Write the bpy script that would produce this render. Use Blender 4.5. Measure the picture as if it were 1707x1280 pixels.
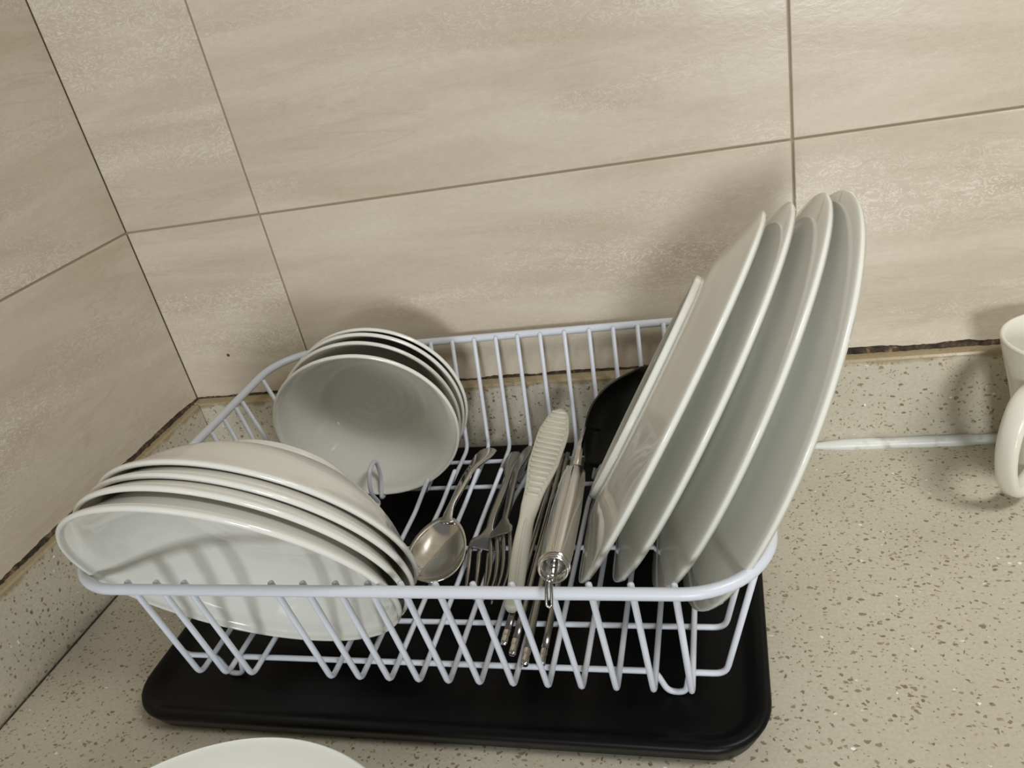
import bpy, bmesh, math, random
from mathutils import Vector, Matrix, Quaternion

for o in list(bpy.data.objects):
    bpy.data.objects.remove(o)
S = bpy.context.scene
COL = S.collection
random.seed(7)

# ------------------------------------------------------------------ camera
cam_d = bpy.data.cameras.new('camera')
cam_d.sensor_width = 36.0
cam_d.lens = 28.2
cam_d.clip_start = 0.01
cam = bpy.data.objects.new('camera', cam_d)
COL.objects.link(cam)
RR = ((0.958368, 0.212338, -0.1909), (-0.063915, -0.492076, -0.868203), (-0.27829, 0.844259, -0.458019))
right, down, fwd = (Vector(r).normalized() for r in RR)
m = Matrix.Identity(4)
for i in range(3):
    m[i][0], m[i][1], m[i][2] = right[i], -down[i], -fwd[i]
m.translation = Vector((0.54836, -0.62950, 0.41566))
cam.matrix_world = m
S.camera = cam

# ------------------------------------------------------------------ light
S.view_settings.view_transform = 'Standard'
S.view_settings.look = 'None'
S.view_settings.exposure = 0.14
S.view_settings.gamma = 1.0
S.view_settings.use_curve_mapping = False
W = bpy.data.worlds.new('world')
S.world = W
W.use_nodes = True
bg = W.node_tree.nodes['Background']
bg.inputs[0].default_value = (1.0, 0.995, 0.975, 1)
bg.inputs[1].default_value = 0.165

def area(name, loc, aim, sx, sy, power, col=(1, 1, 1)):
    d = bpy.data.lights.new(name, 'AREA')
    d.shape = 'RECTANGLE'
    d.size, d.size_y = sx, sy
    d.energy = power
    d.color = col
    o = bpy.data.objects.new(name, d)
    COL.objects.link(o)
    o.location = loc
    o.rotation_euler = (Vector(aim) - Vector(loc)).to_track_quat('-Z', 'Y').to_euler()
    return o
area('window_daylight', (0.90, -3.0, 0.62), (0.4, 0, 0.1), 0.45, 0.50, 34, (0.91, 0.955, 1.0))
lamp = area('kitchen_lamp', (1.22, -0.66, 1.20), (0.78, -0.12, 0), 0.40, 0.25, 3.3, (1.0, 0.985, 0.95))
lamp.data.spread = math.radians(105)

# ------------------------------------------------------------------ materials
def lin(r, g, b):
    f = lambda c: (c / 255 / 12.92) if c / 255 <= 0.04045 else ((c / 255 + 0.055) / 1.055) ** 2.4
    return (f(r), f(g), f(b), 1)

def mat(name, col, rough=0.5, metal=0.0, ior=1.5, coat=0.0):
    M = bpy.data.materials.new(name)
    M.use_nodes = True
    b = M.node_tree.nodes['Principled BSDF']
    b.inputs['Base Color'].default_value = col
    b.inputs['Roughness'].default_value = rough
    b.inputs['Metallic'].default_value = metal
    b.inputs['IOR'].default_value = ior
    b.inputs['Coat Weight'].default_value = coat
    return M

class NT:
    def __init__(s, M):
        s.t = M.node_tree
        s.b = s.t.nodes['Principled BSDF']
    def n(s, typ, **kw):
        x = s.t.nodes.new(typ)
        for k, v in kw.items():
            setattr(x, k, v)
        return x
    def l(s, a, b):
        s.t.links.new(a, b)
    def noise(s, vec, scale, detail=4, rough=0.5, dist=0.0):
        x = s.n('ShaderNodeTexNoise')
        x.inputs['Scale'].default_value = scale
        x.inputs['Detail'].default_value = detail
        x.inputs['Roughness'].default_value = rough
        x.inputs['Distortion'].default_value = dist
        if vec is not None:
            s.l(vec, x.inputs['Vector'])
        return x.outputs['Fac']
    def ramp(s, fac, stops):
        x = s.n('ShaderNodeValToRGB')
        e = x.color_ramp.elements
        while len(e) < len(stops):
            e.new(0.5)
        for k, (p, c) in enumerate(stops):
            e[k].position = p
            e[k].color = c if len(c) == 4 else (*c, 1)
        s.l(fac, x.inputs['Fac'])
        return x.outputs['Color']
    def mix(s, fac, a, b, typ='MIX'):
        x = s.n('ShaderNodeMix', data_type='RGBA', blend_type=typ)
        for sock, v in ((x.inputs['Factor'], fac), (x.inputs['A'], a), (x.inputs['B'], b)):
            if hasattr(v, 'is_linked'):
                s.l(v, sock)
            else:
                sock.default_value = v
        return x.outputs['Result']
    def math(s, op, a, b=0.0):
        x = s.n('ShaderNodeMath', operation=op)
        for sock, v in ((x.inputs[0], a), (x.inputs[1], b)):
            if hasattr(v, 'is_linked'):
                s.l(v, sock)
            else:
                sock.default_value = v
        return x.outputs[0]
    def mapping(s, vec, scale=(1, 1, 1), rot=(0, 0, 0), loc=(0, 0, 0)):
        x = s.n('ShaderNodeMapping')
        x.inputs['Scale'].default_value = scale
        x.inputs['Rotation'].default_value = rot
        x.inputs['Location'].default_value = loc
        s.l(vec, x.inputs['Vector'])
        return x.outputs['Vector']
    def bump(s, h, strength, dist=0.001):
        x = s.n('ShaderNodeBump')
        x.inputs['Strength'].default_value = strength
        x.inputs['Distance'].default_value = dist
        s.l(h, x.inputs['Height'])
        s.l(x.outputs['Normal'], s.b.inputs['Normal'])

BLACK, WHITE = (0, 0, 0, 1), (1, 1, 1, 1)

def tile_material(name, horiz):
    M = mat(name, lin(200, 188, 165), 0.24)
    t = NT(M)
    tc = t.n('ShaderNodeTexCoord').outputs['Object']
    oi = t.n('ShaderNodeObjectInfo')
    add = t.n('ShaderNodeVectorMath', operation='MULTIPLY_ADD')
    t.l(oi.outputs['Random'], add.inputs[0])
    add.inputs[1].default_value = (3.1, 5.7, 2.3)
    t.l(tc, add.inputs[2])
    v = add.outputs[0]
    tilt = (0, 0.06, 0) if horiz == 'x' else (0.06, 0, 0)
    sc = (4.5, 1, 26) if horiz == 'x' else (1, 4.5, 26)
    vv = t.mapping(v, sc, tilt)
    big = t.noise(vv, 1.0, 6, 0.6, 0.6)
    base = t.ramp(big, [(0.30, lin(195, 182, 160)), (0.46, lin(203, 191, 171)), (0.56, lin(209, 198, 178)), (0.72, lin(214, 204, 186))])
    # wavy darker veins that follow the bedding
    vn = t.noise(t.mapping(v, tuple(c * 0.75 for c in sc), tilt, (4, 2, 7)), 1.1, 5, 0.55, 1.2)
    vein = t.math('ABSOLUTE', t.math('SUBTRACT', vn, 0.5))
    veinm = t.ramp(vein, [(0.0, (0.26,) * 3), (0.02, BLACK)])
    base = t.mix(t.math('MULTIPLY', veinm, t.ramp(t.noise(v, 7, 2), [(0.45, BLACK), (0.6, WHITE)])), base, lin(178, 160, 140))
    # pale crusty flecks
    patch = t.ramp(t.noise(t.mapping(v, tuple(c * 0.8 for c in sc), tilt, (1, 8, 3)), 1.0, 3), [(0.50, BLACK), (0.68, WHITE)])
    flk = t.noise(t.mapping(v, (75, 75, 150), tilt), 1.0, 4, 0.65, 1.8)
    fl = t.ramp(t.math('ABSOLUTE', t.math('SUBTRACT', flk, 0.5)), [(0.0, WHITE), (0.03, BLACK)])
    flm = t.math('MULTIPLY', t.math('MULTIPLY', fl, t.math('ADD', t.math('MULTIPLY', patch, 0.85), 0.12)), 1.0)
    base = t.mix(flm, base, lin(238, 231, 219))
    fine = t.noise(t.mapping(v, (150, 150, 320), tilt), 1.0, 2)
    base = t.mix(t.ramp(fine, [(0.3, (0.13,) * 3), (0.7, BLACK)]), base, lin(170, 155, 130))
    # few tiny pits
    vo = t.n('ShaderNodeTexVoronoi')
    vo.inputs['Scale'].default_value = 26
    t.l(v, vo.inputs['Vector'])
    pit = t.math('LESS_THAN', vo.outputs['Distance'], 0.045)
    sep = t.n('ShaderNodeSeparateColor')
    t.l(vo.outputs['Color'], sep.inputs[0])
    pit = t.math('MULTIPLY', pit, t.math('GREATER_THAN', sep.outputs[0], 0.93))
    base = t.mix(pit, base, lin(80, 70, 58))
    t.l(base, t.b.inputs['Base Color'])
    t.bump(t.math('ADD', flk, t.math('MULTIPLY', fine, 0.5)), 0.10, 0.001)
    return M

M_TILE = tile_material('tile_travertine', 'x')
M_TILE_L = tile_material('tile_travertine_side', 'y')
M_GROUT = mat('grout', lin(160, 148, 124), 0.9)

def quartz(name, stain=False):
    M = mat(name, lin(190, 182, 160), 0.32)
    t = NT(M)
    geo = t.n('ShaderNodeNewGeometry').outputs['Position']
    warp = t.n('ShaderNodeTexNoise')
    warp.inputs['Scale'].default_value = 160
    warp.inputs['Detail'].default_value = 3
    t.l(geo, warp.inputs['Vector'])
    mad = t.n('ShaderNodeVectorMath', operation='MULTIPLY_ADD')
    t.l(warp.outputs['Color'], mad.inputs[0])
    mad.inputs[1].default_value = (0.006, 0.006, 0.006)
    t.l(geo, mad.inputs[2])
    v = mad.outputs[0]
    base = t.ramp(t.noise(geo, 9, 3), [(0.3, lin(190, 183, 163)), (0.7, lin(200, 194, 176))])
    base = t.mix(t.ramp(t.noise(geo, 420, 2), [(0.35, (0.22,) * 3), (0.6, BLACK)]), base, lin(160, 146, 118))
    def chips(base, scale, sx, rot, size, keep, col):
        vo = t.n('ShaderNodeTexVoronoi')
        vo.inputs['Scale'].default_value = scale
        t.l(t.mapping(v, (sx, 1, 0.9), (0.3, 0.5, rot)), vo.inputs['Vector'])
        sp = t.n('ShaderNodeSeparateColor')
        t.l(vo.outputs['Color'], sp.inputs[0])
        lim = t.math('MULTIPLY', sp.outputs[0], size)
        msk = t.math('LESS_THAN', vo.outputs['Distance'], lim)
        msk = t.math('MULTIPLY', msk, t.math('GREATER_THAN', sp.outputs[1], 1 - keep))
        c = t.ramp(sp.outputs[2], [(0.0, col), (1.0, tuple(min(1, x * 1.9) for x in col[:3]))])
        return t.mix(t.math('MULTIPLY', msk, 0.9), base, c)
    base = chips(base, 330, 0.62, 0.4, 0.42, 0.50, lin(112, 100, 78))
    base = chips(base, 250, 1.5, 1.1, 0.34, 0.35, lin(108, 98, 80))
    base = chips(base, 460, 0.7, 2.2, 0.42, 0.40, lin(132, 116, 90))
    base = chips(base, 280, 0.8, 1.7, 0.3, 0.06, lin(212, 206, 192))
    if stain:
        sx = t.n('ShaderNodeSeparateXYZ')
        t.l(geo, sx.inputs[0])
        z = t.math('ADD', sx.outputs[2], t.math('MULTIPLY', t.math('SUBTRACT', t.noise(geo, 70, 4), 0.5), 0.014))
        mr = t.n('ShaderNodeMapRange')
        mr.inputs['From Min'].default_value = 0.0765
        mr.inputs['From Max'].default_value = 0.0800
        t.l(z, mr.inputs['Value'])
        base = t.mix(t.math('MULTIPLY', mr.outputs[0], 0.75), base, lin(150, 130, 92))
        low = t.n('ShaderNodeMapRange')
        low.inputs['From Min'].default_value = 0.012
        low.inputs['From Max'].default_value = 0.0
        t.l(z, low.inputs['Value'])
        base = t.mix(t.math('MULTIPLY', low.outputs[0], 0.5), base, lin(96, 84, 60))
    t.l(base, t.b.inputs['Base Color'])
    return M
M_QUARTZ = quartz('speckled_quartz')
M_UPSTAND = quartz('speckled_quartz_upstand', True)

def ceramic(name, col, rough=0.1):
    M = mat(name, col, rough, coat=0.3)
    t = NT(M)
    tc = t.n('ShaderNodeTexCoord').outputs['Object']
    t.bump(t.noise(tc, 38, 3), 0.05, 0.004)
    return M
M_CER = ceramic('white_glazed_ceramic', lin(228, 227, 219))
M_PLATE = ceramic('white_glazed_porcelain', lin(226, 226, 217), 0.07)
M_MUG = ceramic('cream_glazed_mug', lin(224, 221, 205), 0.2)
M_WIRE = mat('white_coated_wire', lin(212, 216, 224), 0.35)
M_TRAY = mat('black_plastic', lin(4, 4, 5), 0.42)
M_TRAY.node_tree.nodes['Principled BSDF'].inputs['Specular IOR Level'].default_value = 0.2
M_STEEL = mat('polished_steel', (0.60, 0.58, 0.54, 1), 0.10, 1.0)
M_STEEL_D = mat('brushed_steel', (0.30, 0.29, 0.27, 1), 0.2, 1.0)
M_HANDLE = mat('satin_steel_handle', (0.62, 0.60, 0.56, 1), 0.2, 1.0)
t = NT(M_HANDLE)
sc = t.noise(t.mapping(t.n('ShaderNodeTexCoord').outputs['Object'], (300, 300, 20)), 1.0, 3)
t.l(t.ramp(sc, [(0.3, (0.15,) * 3), (0.7, (0.22,) * 3)]), t.b.inputs['Roughness'])
M_NYLON = mat('black_nylon', lin(30, 30, 29), 0.42)
M_PADDLE = mat('cream_plastic', lin(206, 203, 186), 0.45)
M_SIL = mat('white_silicone', lin(216, 217, 210), 0.35)
t = NT(M_SIL)
g = t.n('ShaderNodeNewGeometry').outputs['Position']
t.l(t.mix(t.ramp(t.noise(g, 55, 4), [(0.55, BLACK), (0.75, WHITE)]), lin(218, 219, 212), lin(150, 148, 140)), t.b.inputs['Base Color'])
M_MOULD = mat('black_mould', lin(40, 33, 25), 0.85)
t = NT(M_MOULD)
g = t.n('ShaderNodeNewGeometry').outputs['Position']
t.l(t.ramp(t.noise(g, 120, 5, 0.7), [(0.35, lin(26, 20, 15)), (0.55, lin(70, 56, 40)), (0.7, lin(140, 120, 88))]), t.b.inputs['Base Color'])

# ------------------------------------------------------------------ helpers
def mesh_obj(name, verts, faces, material, parent=None, smooth=True, loc=None, quat=None):
    me = bpy.data.meshes.new(name)
    me.from_pydata([tuple(v) for v in verts], [], faces)
    me.validate()
    bm = bmesh.new()
    bm.from_mesh(me)
    bmesh.ops.recalc_face_normals(bm, faces=bm.faces)
    bm.to_mesh(me)
    bm.free()
    me.materials.append(material)
    if smooth:
        me.polygons.foreach_set('use_smooth', [True] * len(me.polygons))
    o = bpy.data.objects.new(name, me)
    COL.objects.link(o)
    if parent:
        o.parent = parent
    if loc is not None:
        o.location = loc
    if quat is not None:
        o.rotation_mode = 'QUATERNION'
        o.rotation_quaternion = quat
    return o

def empty(name, loc=(0, 0, 0)):
    o = bpy.data.objects.new(name, None)
    o.empty_display_size = 0.02
    COL.objects.link(o)
    o.location = loc
    return o

def tag(o, label=None, cat=None, group=None, kind=None):
    for k, v in (('label', label), ('category', cat), ('group', group), ('kind', kind)):
        if v:
            o[k] = v
    return o

def box(x0, x1, y0, y1, z0, z1, b=0.0):
    bm = bmesh.new()
    bmesh.ops.create_cube(bm, size=1)
    for v in bm.verts:
        v.co = Vector(((x0 + x1) / 2 + v.co.x * (x1 - x0), (y0 + y1) / 2 + v.co.y * (y1 - y0), (z0 + z1) / 2 + v.co.z * (z1 - z0)))
    if b:
        bmesh.ops.bevel(bm, geom=list(bm.edges), offset=b, segments=1, affect='EDGES')
    bm.verts.index_update()
    vs = [v.co.copy() for v in bm.verts]
    fs = [[v.index for v in f.verts] for f in bm.faces]
    bm.free()
    return vs, fs

def fillet(pts, r, n=5, closed=False):
    pts = [Vector(p) for p in pts]
    out = []
    N = len(pts)
    for i, p in enumerate(pts):
        if not closed and i in (0, N - 1):
            out.append(p)
            continue
        a, c = pts[i - 1], pts[(i + 1) % N]
        rr = r[i] if isinstance(r, (list, tuple)) else r
        da, dc = (a - p), (c - p)
        d = min(rr, da.length * 0.48, dc.length * 0.48)
        A, C = p + da.normalized() * d, p + dc.normalized() * d
        for k in range(n + 1):
            u = k / n
            out.append(A * (1 - u) ** 2 + p * 2 * u * (1 - u) + C * u * u)
    return out

def tube(pts, rad, closed=False, seg=10):
    pts = [Vector(p) for p in pts]
    N = len(pts)
    tang = []
    for i in range(N):
        a = pts[(i - 1) % N] if (closed or i > 0) else pts[i]
        b = pts[(i + 1) % N] if (closed or i < N - 1) else pts[i]
        tang.append((b - a).normalized())
    up = Vector((0, 0, 1)) if abs(tang[0].z) < 0.9 else Vector((1, 0, 0))
    nrm = (up - tang[0] * up.dot(tang[0])).normalized()
    vs, fs = [], []
    for i in range(N):
        if i:
            nrm = (tang[i - 1].rotation_difference(tang[i]) @ nrm)
            nrm = (nrm - tang[i] * nrm.dot(tang[i])).normalized()
        bn = tang[i].cross(nrm)
        r = rad[i] if isinstance(rad, (list, tuple)) else rad
        for k in range(seg):
            a = 2 * math.pi * k / seg
            vs.append(pts[i] + nrm * (r * math.cos(a)) + bn * (r * math.sin(a)))
    M = N if closed else N - 1
    for i in range(M):
        j = (i + 1) % N
        for k in range(seg):
            k2 = (k + 1) % seg
            fs.append((i * seg + k, i * seg + k2, j * seg + k2, j * seg + k))
    if not closed:
        for base, t_, p, r in ((0, -tang[0], pts[0], rad[0] if isinstance(rad, (list, tuple)) else rad),
                               ((N - 1) * seg, tang[-1], pts[-1], rad[-1] if isinstance(rad, (list, tuple)) else rad)):
            vs.append(p + t_ * r * 0.6)
            c = len(vs) - 1
            for k in range(seg):
                fs.append((base + k, base + (k + 1) % seg, c))
    return vs, fs

def loft(secs, seg=16, e=2.0):
    """secs: (centre, side vector, normal vector, half width, half thickness)"""
    vs, fs = [], []
    for c, s, n, hw, ht in secs:
        c, s, n = Vector(c), Vector(s).normalized(), Vector(n).normalized()
        for k in range(seg):
            a = 2 * math.pi * k / seg
            ca, sa = math.cos(a), math.sin(a)
            x = math.copysign(abs(ca) ** (2 / e), ca) * hw
            y = math.copysign(abs(sa) ** (2 / e), sa) * ht
            vs.append(c + s * x + n * y)
    for i in range(len(secs) - 1):
        for k in range(seg):
            k2 = (k + 1) % seg
            fs.append((i * seg + k, i * seg + k2, (i + 1) * seg + k2, (i + 1) * seg + k))
    fs.append(tuple(range(seg)))
    fs.append(tuple((len(secs) - 1) * seg + k for k in range(seg)))
    return vs, fs

def lathe(prof, seg=96):
    vs, fs, idx = [], [], []
    for r, z in prof:
        if r < 1e-6:
            idx.append([len(vs)] * seg)
            vs.append(Vector((0, 0, z)))
        else:
            idx.append(list(range(len(vs), len(vs) + seg)))
            for k in range(seg):
                a = 2 * math.pi * k / seg
                vs.append(Vector((r * math.cos(a), r * math.sin(a), z)))
    for i in range(len(prof) - 1):
        for k in range(seg):
            k2 = (k + 1) % seg
            f = []
            for q in (idx[i][k], idx[i][k2], idx[i + 1][k2], idx[i + 1][k]):
                if q not in f:
                    f.append(q)
            if len(f) > 2:
                fs.append(tuple(f))
    return vs, fs

def smooth_prof(pts, n=6):
    """Catmull-Rom through profile points"""
    P = [Vector((a, b, 0)) for a, b in pts]
    out = []
    for i in range(len(P) - 1):
        p0, p1, p2, p3 = P[max(i - 1, 0)], P[i], P[i + 1], P[min(i + 2, len(P) - 1)]
        for k in range(n):
            u = k / n
            q = 0.5 * ((2 * p1) + (p2 - p0) * u + (2 * p0 - 5 * p1 + 4 * p2 - p3) * u * u + (3 * p1 - p0 - 3 * p2 + p3) * u ** 3)
            out.append((max(q.x, 0.0), q.y))
    out.append((pts[-1][0], pts[-1][1]))
    return out

def join(parts):
    vs, fs = [], []
    for v, f in parts:
        b = len(vs)
        vs += list(v)
        fs += [tuple(i + b for i in q) for q in f]
    return vs, fs

# ------------------------------------------------------------------ setting
X1, TW, ZG, ZU, TY, TX = 0.1431, 0.45, 0.2622, 0.0822, 0.0137, 0.0110
J = 0.0009
wall = mesh_obj('wall_back', *box(-0.1, 1.8, 0.0016, 0.10, -0.04, 1.1622), M_GROUT, smooth=False)
tag(wall, 'beige travertine-look tiled wall behind the dish rack', kind='structure')
wl = mesh_obj('wall_left', *box(-0.10, -0.0016, -1.30, 0.0016, -0.04, 1.1622), M_GROUT, smooth=False)
tag(wl, 'beige travertine-look tiled side wall', kind='structure')
zr_ = [(ZU - 0.03, ZG), (ZG, ZG + 0.30), (ZG + 0.30, ZG + 0.60), (ZG + 0.60, ZG + 0.90)]
xr_ = [(0.0, X1)] + [(X1 + TW * k, X1 + TW * (k + 1)) for k in range(3)]
def tiles(parent, axis):
    for z0, z1 in zr_:
        if axis == 'x':
            for a, b in xr_:
                cx, cz = (a + b) / 2, (z0 + z1) / 2
                v, f = box(a + (J if a > 0 else 0.0003) - cx, b - J - cx, 0, 0.008, z0 + J - cz, z1 - J - cz, 0.0007)
                mesh_obj('tile', v, f, M_TILE, parent, False, (cx, 0, cz))
        else:
            for a, b in [(-0.45, -0.0), (-0.90, -0.45), (-1.30, -0.90)]:
                cy, cz = (a + b) / 2, (z0 + z1) / 2
                v, f = box(-0.008, 0, a + J - cy, b - (J if b < 0 else 0.0004) - cy, z0 + J - cz, z1 - J - cz, 0.0007)
                mesh_obj('tile', v, f, M_TILE_L, parent, False, (0, cy, cz))
tiles(wall, 'x')
tiles(wl, 'y')

ctop = mesh_obj('countertop', *box(0.0, 1.75, -0.95, -0.0, -0.04, 0.0, 0.002), M_QUARTZ, smooth=False)
tag(ctop, 'beige speckled quartz kitchen worktop with matching low upstands', 'countertop')
mesh_obj('upstand', *box(0.0, 1.75, -TY, -0.0002, 0.0, ZU, 0.0015), M_UPSTAND, ctop, False)
mesh_obj('upstand', *box(0.0002, TX, -0.95, -TY, 0.0, ZU, 0.0015), M_UPSTAND, ctop, False)
# dark seam at the foot of the side upstand
mesh_obj('seam', *box(TX - 0.0002, TX + 0.0011, -0.95, -TY, 0.0001, 0.0007), M_MOULD, ctop, False)

def mould(axis, a0, a1, hmin, hmax, depth, seed):
    rnd = random.Random(seed)
    vs, fs = [], []
    n = int(abs(a1 - a0) / 0.0022)
    h = hmin
    for i in range(n + 1):
        a = a0 + (a1 - a0) * i / n
        h = min(hmax, max(hmin, h + rnd.uniform(-1, 1) * 0.0006))
        d = depth * rnd.uniform(0.75, 1.2)
        for off, z in ((0.0009, ZU - 0.0005), (0.0009, ZU + h), (0.0, ZU + h + 0.0003), (d, ZU + 0.0005), (d, ZU - 0.0005)):
            vs.append((a, -off, z) if axis == 'x' else (off, a, z))
    for i in range(n):
        for k in range(4):
            fs.append((i * 5 + k, i * 5 + k + 1, i * 5 + 6 + k, i * 5 + 5 + k))
    return vs, fs
o = mesh_obj('mould_line', *mould('x', 0.0, 0.56, 0.0003, 0.0022, 0.0018, 1), M_MOULD, ctop, False)
o = mesh_obj('mould_line', *mould('x', 0.56, 1.7, 0.0028, 0.0046, 0.0030, 2), M_MOULD, ctop, False)
o = mesh_obj('mould_line', *mould('y', -0.001, -0.95, 0.0004, 0.0028, 0.0035, 3), M_MOULD, ctop, False)
# silicone bead
pts, rad = [], []
rnd = random.Random(5)
for i in range(90):
    x = 0.590 + i * 0.0125
    r = 0.0052 + rnd.uniform(-0.0005, 0.0005)
    if i < 4:
        r *= (0.25, 0.55, 0.8, 0.95)[i]
    pts.append((x, -TY - 0.0022, 0.0020))
    rad.append(r)
mesh_obj('sealant_bead', *tube(pts, rad, seg=12), M_SIL, ctop)
mesh_obj('seam', *box(0.02, 0.60, -TY - 0.0016, -TY + 0.0002, 0.0001, 0.0012), M_MOULD, ctop, False)

# ------------------------------------------------------------------ drip tray
def rrect(x0, x1, y0, y1, r, z, n=10):
    out = []
    for cx, cy, a0 in ((x1 - r, y1 - r, 0), (x0 + r, y1 - r, 90), (x0 + r, y0 + r, 180), (x1 - r, y0 + r, 270)):
        for k in range(n + 1):
            a = math.radians(a0 + 90 * k / n)
            out.append(Vector((cx + r * math.cos(a), cy + r * math.sin(a), z)))
    return out
TRX0, TRX1, TRY0, TRY1 = 0.1235, 0.5515, -0.3345, -0.0185
rings = []
for ins, z in ((0.016, 0.0), (0.009, 0.0006), (0.006, 0.003), (0.0008, 0.0145), (0.0, 0.0170), (0.0006, 0.0190), (0.0025, 0.0200),
               (0.0050, 0.0198), (0.0078, 0.0180), (0.0100, 0.0165), (0.0135, 0.0138), (0.0165, 0.0127), (0.024, 0.0125)):
    rings.append(rrect(TRX0 + ins, TRX1 - ins, TRY0 + ins, TRY1 - ins, max(0.036 - ins, 0.012), z))
vs = [v for r in rings for v in r]
n = len(rings[0])
fs = []
for i in range(len(rings) - 1):
    for k in range(n):
        fs.append((i * n + k, i * n + (k + 1) % n, (i + 1) * n + (k + 1) % n, (i + 1) * n + k))
fs.append(tuple(range(n)))
fs.append(tuple((len(rings) - 1) * n + k for k in range(n)))
tray = mesh_obj('drip_tray', vs, fs, M_TRAY)
tag(tray, 'black plastic drip tray under the white wire dish rack', 'tray')

# ------------------------------------------------------------------ dish rack
ZR, ZB, ZL = 0.130, 0.034, 0.0302
WR, RIMR = 0.0019, 0.0034
rack = empty('dish_rack', (0.338, -0.175, 0.0125))
tag(rack, 'white coated wire dish rack standing in a black tray', 'dish rack')
RO = Vector(rack.location)
def rpart(name, vf):
    v, f = vf
    return mesh_obj(name, [Vector(p) - RO for p in v], f, M_WIRE, rack)
RX0, RX1, RY0, RY1 = 0.1255, 0.5565, -0.3305, -0.0130
rpart('rim', tube(rrect(RX0, RX1, RY0, RY1, 0.046, ZR, 14), RIMR, True, 14))
WX = [0.1797, .2006, .2205, .2797, .3003, .3209, .3409, .3607, .3811, .4026, .4242, .4447, .4653, .4868, .5083]
LEAN = {0.3607: 0.0185, 0.3811: 0.0070, 0.4026: 0.0065, 0.4447: 0.0172, 0.4653: 0.0165, 0.4868: 0.0188}
for x in WX:
    p = [(x, RY0 + 0.0046, ZR + 0.0020), (x, -0.3094, ZB)]
    if x > 0.25:
        lean = LEAN.get(x, 0.0125)
        ys = -0.0110 if x < 0.29 else 0.0
        p += [(x, -0.1270 + ys, ZB), (x + lean, -0.1115 + ys, 0.0570), (x, -0.0985 + ys, ZB)]
    p += [(x, -0.0450, ZB), (x, RY1 - 0.0046, ZR + 0.0016)]
    r = [0, 0.006] + ([0.008, 0.0035, 0.005] if x > 0.25 else []) + [0.008, 0]
    rpart('cross_wire', tube(fillet(p, r, 5), WR, seg=8))
# tall divider loop in the gap between the bowls
x = 0.2415
p = [(x, -0.1000, ZB - 0.001), (x, -0.1180, ZB), (x + 0.001, -0.1080, 0.050), (x + 0.003, -0.1120, 0.0715), (x + 0.003, -0.1270, 0.0715), (x + 0.001, -0.1340, 0.052), (x, -0.1230, ZB), (x, -0.1790, ZB - 0.001)]
rpart('divider_loop', tube(fillet(p, [0, 0.004, 0.012, 0.007, 0.007, 0.012, 0.004, 0], 6), WR, seg=8))
for y in (-0.2905, -0.2545, -0.1785, -0.0995, -0.0615):
    sl = 0.0262
    p = [(RX0 + 0.004, y, ZR - 0.002), (0.1530, y, ZL)]
    r = [0, 0.007]
    feet = y in (-0.2905, -0.0615)
    if feet:
        for fx in (0.190, 0.4975):
            p += [(fx - 0.0115, y, ZL), (fx - 0.0052, y - 0.001, 0.0143), (fx + 0.0052, y - 0.001, 0.0143), (fx + 0.0085, y, ZL)]
            r += [0.005, 0.0048, 0.0048, 0.005]
    p += [(0.5270, y, ZL), (RX1 - 0.004, y, ZR - 0.002)]
    r += [0.007, 0]
    rpart('base_wire', tube(fillet(p, r, 5), WR, seg=8))
for y in (-0.1200, -0.1390, -0.1590):
    p = [(RX0 + 0.004, y + 0.010, ZR - 0.002), (0.1530, y, ZL), (0.2210, y, ZL)]
    rpart('end_wire', tube(fillet(p, [0, 0.007, 0], 5), WR, seg=8))

# ------------------------------------------------------------------ crockery
ZAX = Vector((0, 0, 1))
def crock(name, prof_body, prof_foot, material, c, opening, spin=0.0, seg=112):
    o = Vector(opening).normalized()
    q = ZAX.rotation_difference(o) @ Quaternion((0, 0, 1), spin)
    b = mesh_obj(name, *lathe(prof_body, seg), material, None, True, c, q)
    mesh_obj('foot_ring', *lathe(prof_foot, seg), material, b)
    return b

def ripple(prof, rmax, amp, pitch):
    return [(r, z + (amp * math.cos(2 * math.pi * r / pitch) * max(0.0, 1 - r / rmax) if r < rmax else 0)) for r, z in prof]

# wide pasta bowls (rim plane z = 0, foot below)
def bowl_profile(R, D, th, k1, k2, k3, amp):
    outer = [(R, -0.0012), (R - 0.0010, -0.0036), (R * k1, -0.25 * D), (R * k2, -0.51 * D), (R * k3, -0.755 * D), (R * 0.54, -0.885 * D), (R * 0.38, -0.935 * D), (0.0, -0.94 * D)]
    tb = th * 0.66
    inner = [(0.0, -0.94 * D + tb), (R * 0.38, -0.93 * D + tb), (R * 0.535, -0.875 * D + tb), (R * (k3 - 0.008), -0.748 * D + tb), (R * (k2 - 0.010), -0.505 * D + tb), (R * (k1 - 0.012), -0.25 * D + tb), (R - th * 0.95, -0.0040), (R - th * 0.72, -0.0004), (R - th * 0.36, 0.0004)]
    so, si = smooth_prof(outer), smooth_prof(inner, 30)
    return ripple(si, R * 0.72, amp, 0.0085) + so
def foot_profile(r, z0, z1, w):
    return [(r, z0), (r, z1 + 0.001), (r - 0.0008, z1), (r - w + 0.0008, z1), (r - w, z1 + 0.001), (r - w - 0.001, z0), (r, z0)]

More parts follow.
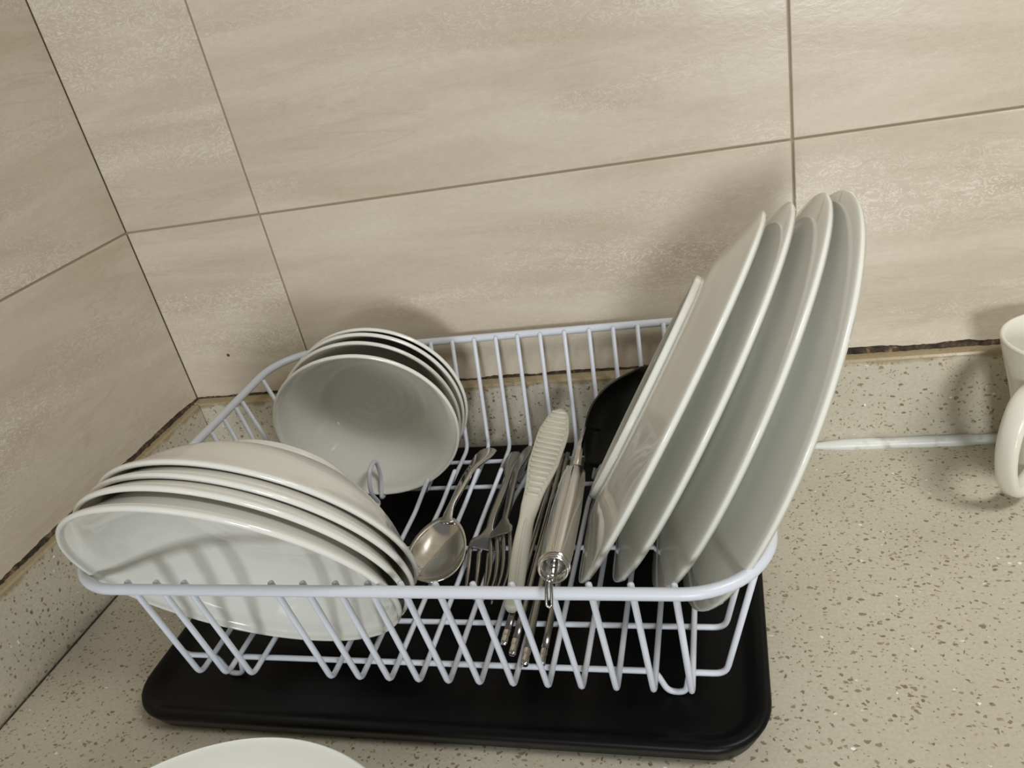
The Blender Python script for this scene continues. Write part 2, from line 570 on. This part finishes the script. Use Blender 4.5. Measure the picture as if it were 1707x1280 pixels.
RA, DA = 0.1015, 0.047
pa = bowl_profile(RA, DA, 0.0038, 0.908, 0.805, 0.665, 0.00008)
fa = foot_profile(RA * 0.475, -0.88 * DA, -DA - 0.0025, 0.0045)
labA = ['large white bowl at the front of the leaning stack, its inside showing behind the wires',
        'large white bowl second from the front of the leaning stack',
        'large white bowl third from the front of the leaning stack',
        'large white bowl at the back of the leaning stack, its round base exposed']
nA = Vector((-0.045, -0.912, -0.408))
posA = [(0.2480, -0.3195, 0.1232), (0.2495, -0.3082, 0.1245), (0.2495, -0.2972, 0.1245), (0.2482, -0.2855, 0.1250)]
for i in range(4):
    b = crock('large_bowl', pa, fa, M_CER, posA[i], Vector((-0.030, -0.901, -0.432)) if i == 0 else nA, i * 1.3)
    tag(b, labA[i], 'bowl', 'large white bowls leaning on the front of the rack')

RB, DB = 0.0755, 0.046
pb = bowl_profile(RB, DB, 0.0034, 0.895, 0.775, 0.640, 0.00032)
fb = foot_profile(RB * 0.44, -0.90 * DB, -DB, 0.004)
labB = ['small white bowl at the front of the upright row, ringed inside facing out',
        'small white bowl second from the front of the upright row, behind a wide gap',
        'small white bowl third from the front of the upright row',
        'small white bowl at the back of the upright row, beside the tiled wall']
posB = [(0.2530, -0.1263, 0.1088), (0.2470, -0.1020, 0.1063), (0.2468, -0.0885, 0.1068), (0.2475, -0.0795, 0.1068)]
nB = [(0.135, -0.974, -0.183), (0.107, -0.986, -0.135), (0.085, -0.989, -0.125), (0.07, -0.990, -0.125)]
for i in range(4):
    b = crock('small_bowl', pb, fb, M_CER, posB[i], nB[i], i * 0.9)
    tag(b, labB[i], 'bowl', 'small white bowls standing by the wall')

# dinner plates
RP = 0.128
inner = smooth_prof([(0.0, -0.0125), (0.060, -0.0125), (0.082, -0.0112), (0.098, -0.0070), (0.114, -0.0028), (0.1244, -0.0006), (0.1266, 0.0006)])
outer = smooth_prof([(0.1280, -0.0012), (0.1271, -0.0034), (0.115, -0.0072), (0.099, -0.0118), (0.084, -0.0160), (0.060, -0.0172), (0.0, -0.0172)])
pp = [(r_ * 131 / 128, z_) for r_, z_ in inner + outer]
fp = foot_profile(0.080, -0.0155, -0.0210, 0.005)
labP = ['white dinner plate next to the ladle, its foot ring showing',
        'white dinner plate second from the ladle in the slanted row',
        'white dinner plate third from the ladle in the slanted row',
        'white dinner plate farthest from the ladle, leaning on the end of the rack']
P = [((0.5022, -0.1700, 0.1486), (-0.862, 0.128, 0.491)), ((0.5207, -0.1675, 0.1495), (-0.873, 0.105, 0.476)),
     ((0.5447, -0.1765, 0.1535), (-0.890, 0.085, 0.446)), ((0.5586, -0.1880, 0.1552), (-0.906, 0.020, 0.423))]
DROP = (0.0024, 0.0024, 0.0034, 0.0032)
PUSH = (0.0, 0.0, 0.0012, -0.0004)
for i, (c, nn) in enumerate(P):
    nv = Vector(nn).normalized()
    down_ = (nv * nv.z - ZAX).normalized()
    b = crock('dinner_plate', pp, fp, M_PLATE, Vector(c) + down_ * DROP[i] + nv * PUSH[i], -nv, i * 0.7, 128)
    tag(b, labP[i], 'plate', 'white dinner plates slanted in the rack')
ps = smooth_prof([(0.0, -0.0270), (0.070, -0.0270), (0.090, -0.0245), (0.1000, -0.0170), (0.1070, -0.0080), (0.1150, -0.0040), (0.1240, -0.0008), (0.1265, 0.0006)]) + \
    smooth_prof([(0.1280, -0.0010), (0.1272, -0.0032), (0.1160, -0.0085), (0.1080, -0.0150), (0.1000, -0.0235), (0.085, -0.0305), (0.060, -0.0315), (0.0, -0.0315)])
b = crock('serving_dish', ps, foot_profile(0.078, -0.0300, -0.0360, 0.005), M_PLATE, (0.2680, -0.4830, 0.0360), (0, 0, 1), 0.3, 128)
tag(b, 'white rimmed dish lying flat on the worktop beside the black tray', 'dish')

# ------------------------------------------------------------------ cutlery
def frame_path(pts, roll=0.0):
    """side / normal vectors along a path, normal close to +z"""
    pts = [Vector(p) for p in pts]
    out = []
    for i, p in enumerate(pts):
        tgt = (pts[min(i + 1, len(pts) - 1)] - pts[max(i - 1, 0)]).normalized()
        n_ = (ZAX - tgt * tgt.z).normalized()
        s = tgt.cross(n_)
        q = Quaternion(tgt, roll)
        out.append((p, q @ s, q @ n_))
    return out

def spline(pts, n=6):
    P_ = [Vector(p) for p in pts]
    out = []
    for i in range(len(P_) - 1):
        p0, p1, p2, p3 = P_[max(i - 1, 0)], P_[i], P_[i + 1], P_[min(i + 2, len(P_) - 1)]
        for k in range(n):
            u = k / n
            out.append(0.5 * ((2 * p1) + (p2 - p0) * u + (2 * p0 - 5 * p1 + 4 * p2 - p3) * u * u + (3 * p1 - p0 - 3 * p2 + p3) * u ** 3))
    out.append(P_[-1])
    return out

def interp(tab, u):
    for (a, va), (b_, vb) in zip(tab, tab[1:]):
        if u <= b_:
            w = (u - a) / (b_ - a)
            w = w * w * (3 - 2 * w)
            return va + (vb - va) * w
    return tab[-1][1]

def sweep(path, wtab, ttab, roll=0.0, seg=16, e=2.0):
    pts = spline(path, 6)
    fr = frame_path(pts, roll)
    N = len(fr) - 1
    return loft([(p, s, n_, interp(wtab, i / N), interp(ttab, i / N)) for i, (p, s, n_) in enumerate(fr)], seg, e)

# --- spoon
sp = empty('table_spoon', (0.327, -0.15, 0.0365))
tag(sp, 'shiny steel spoon lying beside the leaning stack of large bowls', 'spoon')
SO = Vector(sp.location)
def part(name, vf, material, parent, origin, smooth=True):
    return mesh_obj(name, [Vector(v) - origin for v in vf[0]], vf[1], material, parent, smooth)
tip, joint = Vector((0.3245, -0.2335, 0.0470)), Vector((0.3205, -0.1640, 0.0500))
ax = (joint - tip).normalized()
up = (ZAX + Vector((0.18, -0.05, 0)))
up = (up - ax * up.dot(ax)).normalized()
sd = ax.cross(up)
Lb = (joint - tip).length
vs, fs = [], []
NA, NRr = 40, 10
def egg(a):
    ca, sa = math.cos(a), math.sin(a)
    return 0.5 * Lb * ca, 0.0212 * sa * (1 - 0.16 * ca)
for side in (0, 1):
    base = len(vs)
    for j in range(NRr + 1):
        rr = j / NRr
        for k in range(NA):
            a = 2 * math.pi * k / NA
            ex, ey = egg(a)
            th = 0.0011 if side else 0.0
            d = -0.0092 * (1 - rr ** 2.3) - (th if j < NRr else th * 0.8)
            vs.append(tip + ax * (0.5 * Lb + ex * rr * (1.0 if not side else 1.0)) + sd * ey * rr + up * d)
    for j in range(NRr):
        for k in range(NA):
            k2 = (k + 1) % NA
            fs.append((base + j * NA + k, base + j * NA + k2, base + (j + 1) * NA + k2, base + (j + 1) * NA + k))
for k in range(NA):
    k2 = (k + 1) % NA
    a0 = NRr * NA
    b0 = (NRr + 1) * NA + NRr * NA
    fs.append((a0 + k, a0 + k2, b0 + k2, b0 + k))
part('spoon_bowl', (vs, fs), M_STEEL, sp, SO)
hp = [joint - ax * 0.006 + up * -0.0008, joint + ax * 0.006 + up * 0.0012, (0.3222, -0.1400, 0.0535), (0.3245, -0.1080, 0.0535), (0.3278, -0.0830, 0.0495), (0.3290, -0.0640, 0.0455)]
part('handle', sweep(hp, [(0, 0.006), (0.1, 0.0042), (0.3, 0.0030), (0.6, 0.0045), (0.85, 0.0088), (0.95, 0.0080), (1, 0.0022)], [(0, 0.0012), (0.3, 0.0020), (1, 0.0014)]), M_STEEL, sp, SO)

# --- forks
def fork(path, roll, label, w=0.0115):
    f = empty('table_fork', path[-1])
    tag(f, label, 'fork', 'steel forks beside the spoon')
    O = Vector(f.location)
    pts = spline(path[1:], 6)
    fr = frame_path(pts, roll)
    N = len(fr) - 1
    wt = [(0, w), (0.10, w * 0.98), (0.20, 0.0052), (0.28, 0.0030), (0.6, 0.0034), (0.88, 0.0060), (0.96, 0.0055), (1, 0.002)]
    tt = [(0, 0.0010), (0.22, 0.0016), (0.4, 0.0018), (1, 0.0013)]
    part('handle', loft([(p, s, n_, interp(wt, i / N), interp(tt, i / N)) for i, (p, s, n_) in enumerate(fr)], 16, 2.4), M_STEEL_D, f, O)
    p0, s0, n0 = fr[0]
    tipc = Vector(path[0])
    for k in range(4):
        off = (k - 1.5) * (2 * w - 0.0036) / 3
        secs = []
        for j in range(9):
            u = j / 8
            c = p0.lerp(tipc, u) + s0 * off * (1 - 0.12 * u) - n0 * (0.0045 * math.sin(math.pi * u))
            secs.append((c, s0, n0, 0.0018 * (1 - 0.55 * u ** 2), 0.0011 * (1 - 0.4 * u)))
        part('tine', loft(secs, 8, 2.6), M_STEEL_D, f, O)
    return f
fork([(0.3640, -0.2440, 0.0395), (0.3570, -0.1960, 0.0432), (0.3580, -0.1830, 0.0475), (0.3580, -0.1640, 0.0505), (0.3590, -0.1250, 0.0510), (0.3545, -0.0900, 0.0465), (0.3525, -0.0610, 0.0382)], 0.30,
     'steel fork with handle nearest the spoon', 0.0125)
fork([(0.3765, -0.2460, 0.0485), (0.3705, -0.1930, 0.0540), (0.3705, -0.1800, 0.0550), (0.3700, -0.1640, 0.0555), (0.3655, -0.1180, 0.0540), (0.3645, -0.0880, 0.0490), (0.3640, -0.0620, 0.0440)], -0.35,
     'steel fork half hidden by the ribbed rice paddle', 0.0105)

# --- flat steel chopsticks
labC = ['flat steel chopstick lying closest to the rice paddle handle', 'second flat steel chopstick from the rice paddle',
        'third flat steel chopstick from the rice paddle', 'flat steel chopstick lying closest to the ladle handle']
ends = [((0.3903, -0.2811, 0.0382), (0.3913, -0.0700, 0.0398)), ((0.3976, -0.2887, 0.0380), (0.3953, -0.0690, 0.0398)),
        ((0.4073, -0.2965, 0.0380), (0.3990, -0.0680, 0.0398)), ((0.4165, -0.2925, 0.0338), (0.4115, -0.0690, 0.0345))]
for k, (a, b_) in enumerate(ends):
    a, b_ = Vector(a), Vector(b_)
    c = empty('chopstick', a)
    tag(c, labC[k], 'chopstick', 'flat steel chopsticks beside the ladle handle')
    d = (b_ - a).normalized()
    s = d.cross(ZAX).normalized()
    n_ = s.cross(d)
    q = Quaternion(d, 0.35)
    s, n_ = q @ s, q @ n_
    L_ = (b_ - a).length
    bow = lambda u: n_ * (0.004 * math.sin(math.pi * u))
    secs = [(a.lerp(b_, u) + bow(u), s, n_, 0.0025 - 0.0006 * u, 0.0021 - 0.0005 * u) for u in [0.055 + 0.945 * j / 14 for j in range(15)]]
    part('shaft', loft(secs, 12, 4), M_STEEL_D, c, a)
    secs = [(a.lerp(b_, u) + bow(u), s, n_, w_, w_ * 0.84) for u, w_ in ((0.0, 0.0017), (0.004, 0.0024), (0.024, 0.0025), (0.028, 0.0021), (0.032, 0.0025), (0.050, 0.0025), (0.056, 0.0024))]
    part('end_cap', loft(secs, 12, 4), M_STEEL, c, a)

# --- rice paddle
pad = empty('rice_paddle', (0.3915, -0.2590, 0.05))
tag(pad, 'off-white plastic rice paddle with ribbed head resting on the cutlery', 'paddle')
PO = Vector(pad.location)
ppath = [(0.3920, -0.2590, 0.0465), (0.3920, -0.2400, 0.0502), (0.3918, -0.2150, 0.0590), (0.3930, -0.1850, 0.0685), (0.3965, -0.1500, 0.0770), (0.3995, -0.1150, 0.0825), (0.4025, -0.0770, 0.0885)]
pr = math.radians(14)
wt = [(0, 0.0028), (0.025, 0.0046), (0.08, 0.0056), (0.36, 0.0062), (0.46, 0.0056), (0.55, 0.0070), (0.74, 0.0118), (0.87, 0.0124), (0.96, 0.0088), (1, 0.0025)]
tt = [(0, 0.0030), (0.06, 0.0046), (0.40, 0.0048), (0.56, 0.0030), (0.8, 0.0022), (1, 0.0018)]
part('body', sweep(ppath, wt, tt, pr, 20, 2.6), M_PADDLE, pad, PO)
fr = frame_path(spline(ppath, 6), pr)
N = len(fr) - 1
for j in range(17):
    u = 0.565 + 0.40 * j / 16
    i = u * N
    k = min(int(i), N - 1)
    w_ = i - k
    p = fr[k][0].lerp(fr[k + 1][0], w_)
    s, n_ = fr[k][1], fr[k][2]
    tg = s.cross(n_)
    hw = interp(wt, u) - 0.0019
    ht = interp(tt, u)
    if hw < 0.002:
        continue
    c = p + n_ * (ht + 0.0001)
    part('rib', loft([(c - s * hw, tg, n_, 0.0003, 0.0003), (c - s * (hw - 0.001), tg, n_, 0.0011, 0.0017), (c + s * (hw - 0.001), tg, n_, 0.0011, 0.0017), (c + s * hw, tg, n_, 0.0003, 0.0003)], 8), M_PADDLE, pad, PO)
hpts = [fr[i][0] + fr[i][2] * (interp(tt, i / N) * 0.86) for i in range(2, int(N * 0.5))]
part('ridge', tube(hpts, [0.0004] + [0.0013] * (len(hpts) - 2) + [0.0003], seg=8), M_PADDLE, pad, PO)

# --- ladle
Lp, H = Vector((0.4255, -0.1010, 0.0870)), Vector((0.4482, -0.3262, 0.1408))
lad = empty('ladle', H)
tag(lad, 'cooking ladle with black rounded head and shiny steel handle', 'ladle')
d = (H - Lp).normalized()
s = d.cross(ZAX).normalized()
n_ = s.cross(d)
# head: outline with spout, dished away from the handle
n0 = Vector((0.60333, -0.79438, 0.07039))
e1 = Vector((0.79636, 0.60483, 0.0))
e2 = n0.cross(e1)
Pa = Vector((0.4232, -0.0940, 0.0797))
ol = [(0.0635, 0.0314), (0.0517, 0.0316), (0.0375, 0.0302), (0.0227, 0.0254), (0.0098, 0.0157), (0.0021, 0.0026), (-0.0027, -0.0146), (-0.0042, -0.0260), (-0.0014, -0.0340),
      (0.0067, -0.0395), (0.0205, -0.0415), (0.0415, -0.0350), (0.0560, -0.0200), (0.0640, 0.0020), (0.0680, 0.0200)]
ol2 = []
Nn = len(ol)
for i in range(Nn):
    p0, p1, p2, p3 = (Vector((*ol[(i + k) % Nn], 0)) for k in (-1, 0, 1, 2))
    for k in range(4):
        u = k / 4
        q = 0.5 * ((2 * p1) + (p2 - p0) * u + (2 * p0 - 5 * p1 + 4 * p2 - p3) * u * u + (3 * p1 - p0 - 3 * p2 + p3) * u ** 3)
        ol2.append(q)
cen = Vector((0.031, -0.009, 0))
vs, fs = [], []
M2 = len(ol2)
NR2 = 8
for side in (0, 1):
    base = len(vs)
    for j in range(NR2 + 1):
        r_ = j / NR2
        for q in ol2:
            w2 = cen + (q - cen) * r_
            dep = -0.022 * (1 - r_ ** 2.4) - (0.0022 if side else 0)
            vs.append(Pa + e1 * w2.x + e2 * w2.y + n0 * dep)
    for j in range(NR2):
        for k in range(M2):
            k2 = (k + 1) % M2
            fs.append((base + j * M2 + k, base + j * M2 + k2, base + (j + 1) * M2 + k2, base + (j + 1) * M2 + k))
a0, b0 = NR2 * M2, (NR2 + 1) * M2 + NR2 * M2
for k in range(M2):
    k2 = (k + 1) % M2
    fs.append((a0 + k, a0 + k2, b0 + k2, b0 + k))
part('ladle_head', (vs, fs), M_NYLON, lad, H)
part('shaft', loft([(Lp + Vector((0.006, 0.012, -0.012)), s, n_, 0.0035, 0.0018), (Lp + Vector((0.001, -0.003, -0.001)), s, n_, 0.0030, 0.0020), (Lp.lerp(H, 0.2), s, n_, 0.0026, 0.0026), (Lp.lerp(H, 0.45), s, n_, 0.0030, 0.0030)], 12), M_STEEL, lad, H)
hs = []
for u, w_, h_ in ((0.395, 0.0030, 0.0030), (0.40, 0.0058, 0.0042), (0.425, 0.0074, 0.0052), (0.50, 0.0084, 0.0060), (0.70, 0.0092, 0.0070), (0.90, 0.0088, 0.0076), (0.975, 0.0080, 0.0078), (0.985, 0.0077, 0.0075),
                  (0.985, 0.0062, 0.0060), (0.955, 0.0056, 0.0054), (0.94, 0.0048, 0.0046)):
    hs.append((Lp.lerp(H, u), s, n_, w_, h_))
hd = part('handle', loft(hs, 32, 2.0), M_HANDLE, lad, H)
# raised spine along the grip
sp_pts = [Lp.lerp(H, u) + n_ * h_ for u, h_ in ((0.43, 0.0052), (0.52, 0.0061), (0.70, 0.0070), (0.90, 0.0076), (0.96, 0.0078))]
part('spine', tube(sp_pts, 0.0006, seg=6), M_STEEL, lad, H)
# rolled collar round the open end and the wire hanging loop hooked over the rack rim
for k_, off in ((1.0, 0.0060), (0.93, 0.0022)):
    ring = []
    for k in range(32):
        a = 2 * math.pi * k / 32
        ring.append(H - d * off + s * 0.0080 * k_ * math.cos(a) + n_ * 0.0078 * k_ * math.sin(a))
    part('end_collar', tube(ring, 0.0008, True, 8), M_STEEL, lad, H)
A_ = H - d * 0.010 + n_ * 0.002
B_ = Vector((0.4470, -0.3400, 0.1310))
mid = H + Vector((-0.0008, -0.0075, -0.0005))
cl = spline([A_, H + d * 0.003 - n_ * 0.001, mid, B_], 6)
sl = s
lp = [p + sl * 0.0013 for p in cl] + [cl[-1] + (cl[-1] - cl[-2]).normalized() * 0.0012] + [p - sl * 0.0013 for p in reversed(cl)]
part('hanging_loop', tube(lp, 0.0008, True, 8), M_STEEL_D, lad, H)

# ------------------------------------------------------------------ mug
MC = Vector((0.7640, -0.0660, 0.0))
mo = smooth_prof([(0.0, 0.004), (0.017, 0.004), (0.0200, 0.008), (0.0225, 0.030), (0.0275, 0.070), (0.0345, 0.104), (0.0376, 0.1180)])
mi = smooth_prof([(0.0412, 0.1185), (0.0380, 0.103), (0.0308, 0.070), (0.0260, 0.028), (0.0240, 0.004), (0.0225, 0.0003), (0.019, 0.0), (0.018, 0.002), (0.0, 0.002)])
mug = mesh_obj('mug', *lathe(mo + [(0.0386, 0.1200), (0.0402, 0.1198)] + mi, 64), M_MUG, None, True, MC)
tag(mug, 'cream ceramic mug with a large loop handle standing by the upstand', 'mug')
hd = Vector((-0.67, -0.742, 0))
path = [(0.031, 0.086), (0.041, 0.093), (0.058, 0.089), (0.0690, 0.069), (0.0690, 0.044), (0.059, 0.022), (0.043, 0.014), (0.0235, 0.019)]
pts = spline([hd * r_ + Vector((0, 0, z)) for r_, z in path], 6)
side = hd.cross(ZAX).normalized()
secs = []
for i, p in enumerate(pts):
    tg = (pts[min(i + 1, len(pts) - 1)] - pts[max(i - 1, 0)]).normalized()
    u = i / (len(pts) - 1)
    secs.append((p, side, tg.cross(side), 0.0070 + 0.0035 * (1 - u) ** 3, 0.0042 + 0.002 * (1 - u) ** 4))
mesh_obj('handle', *loft(secs, 20, 2.3), M_MUG, mug)
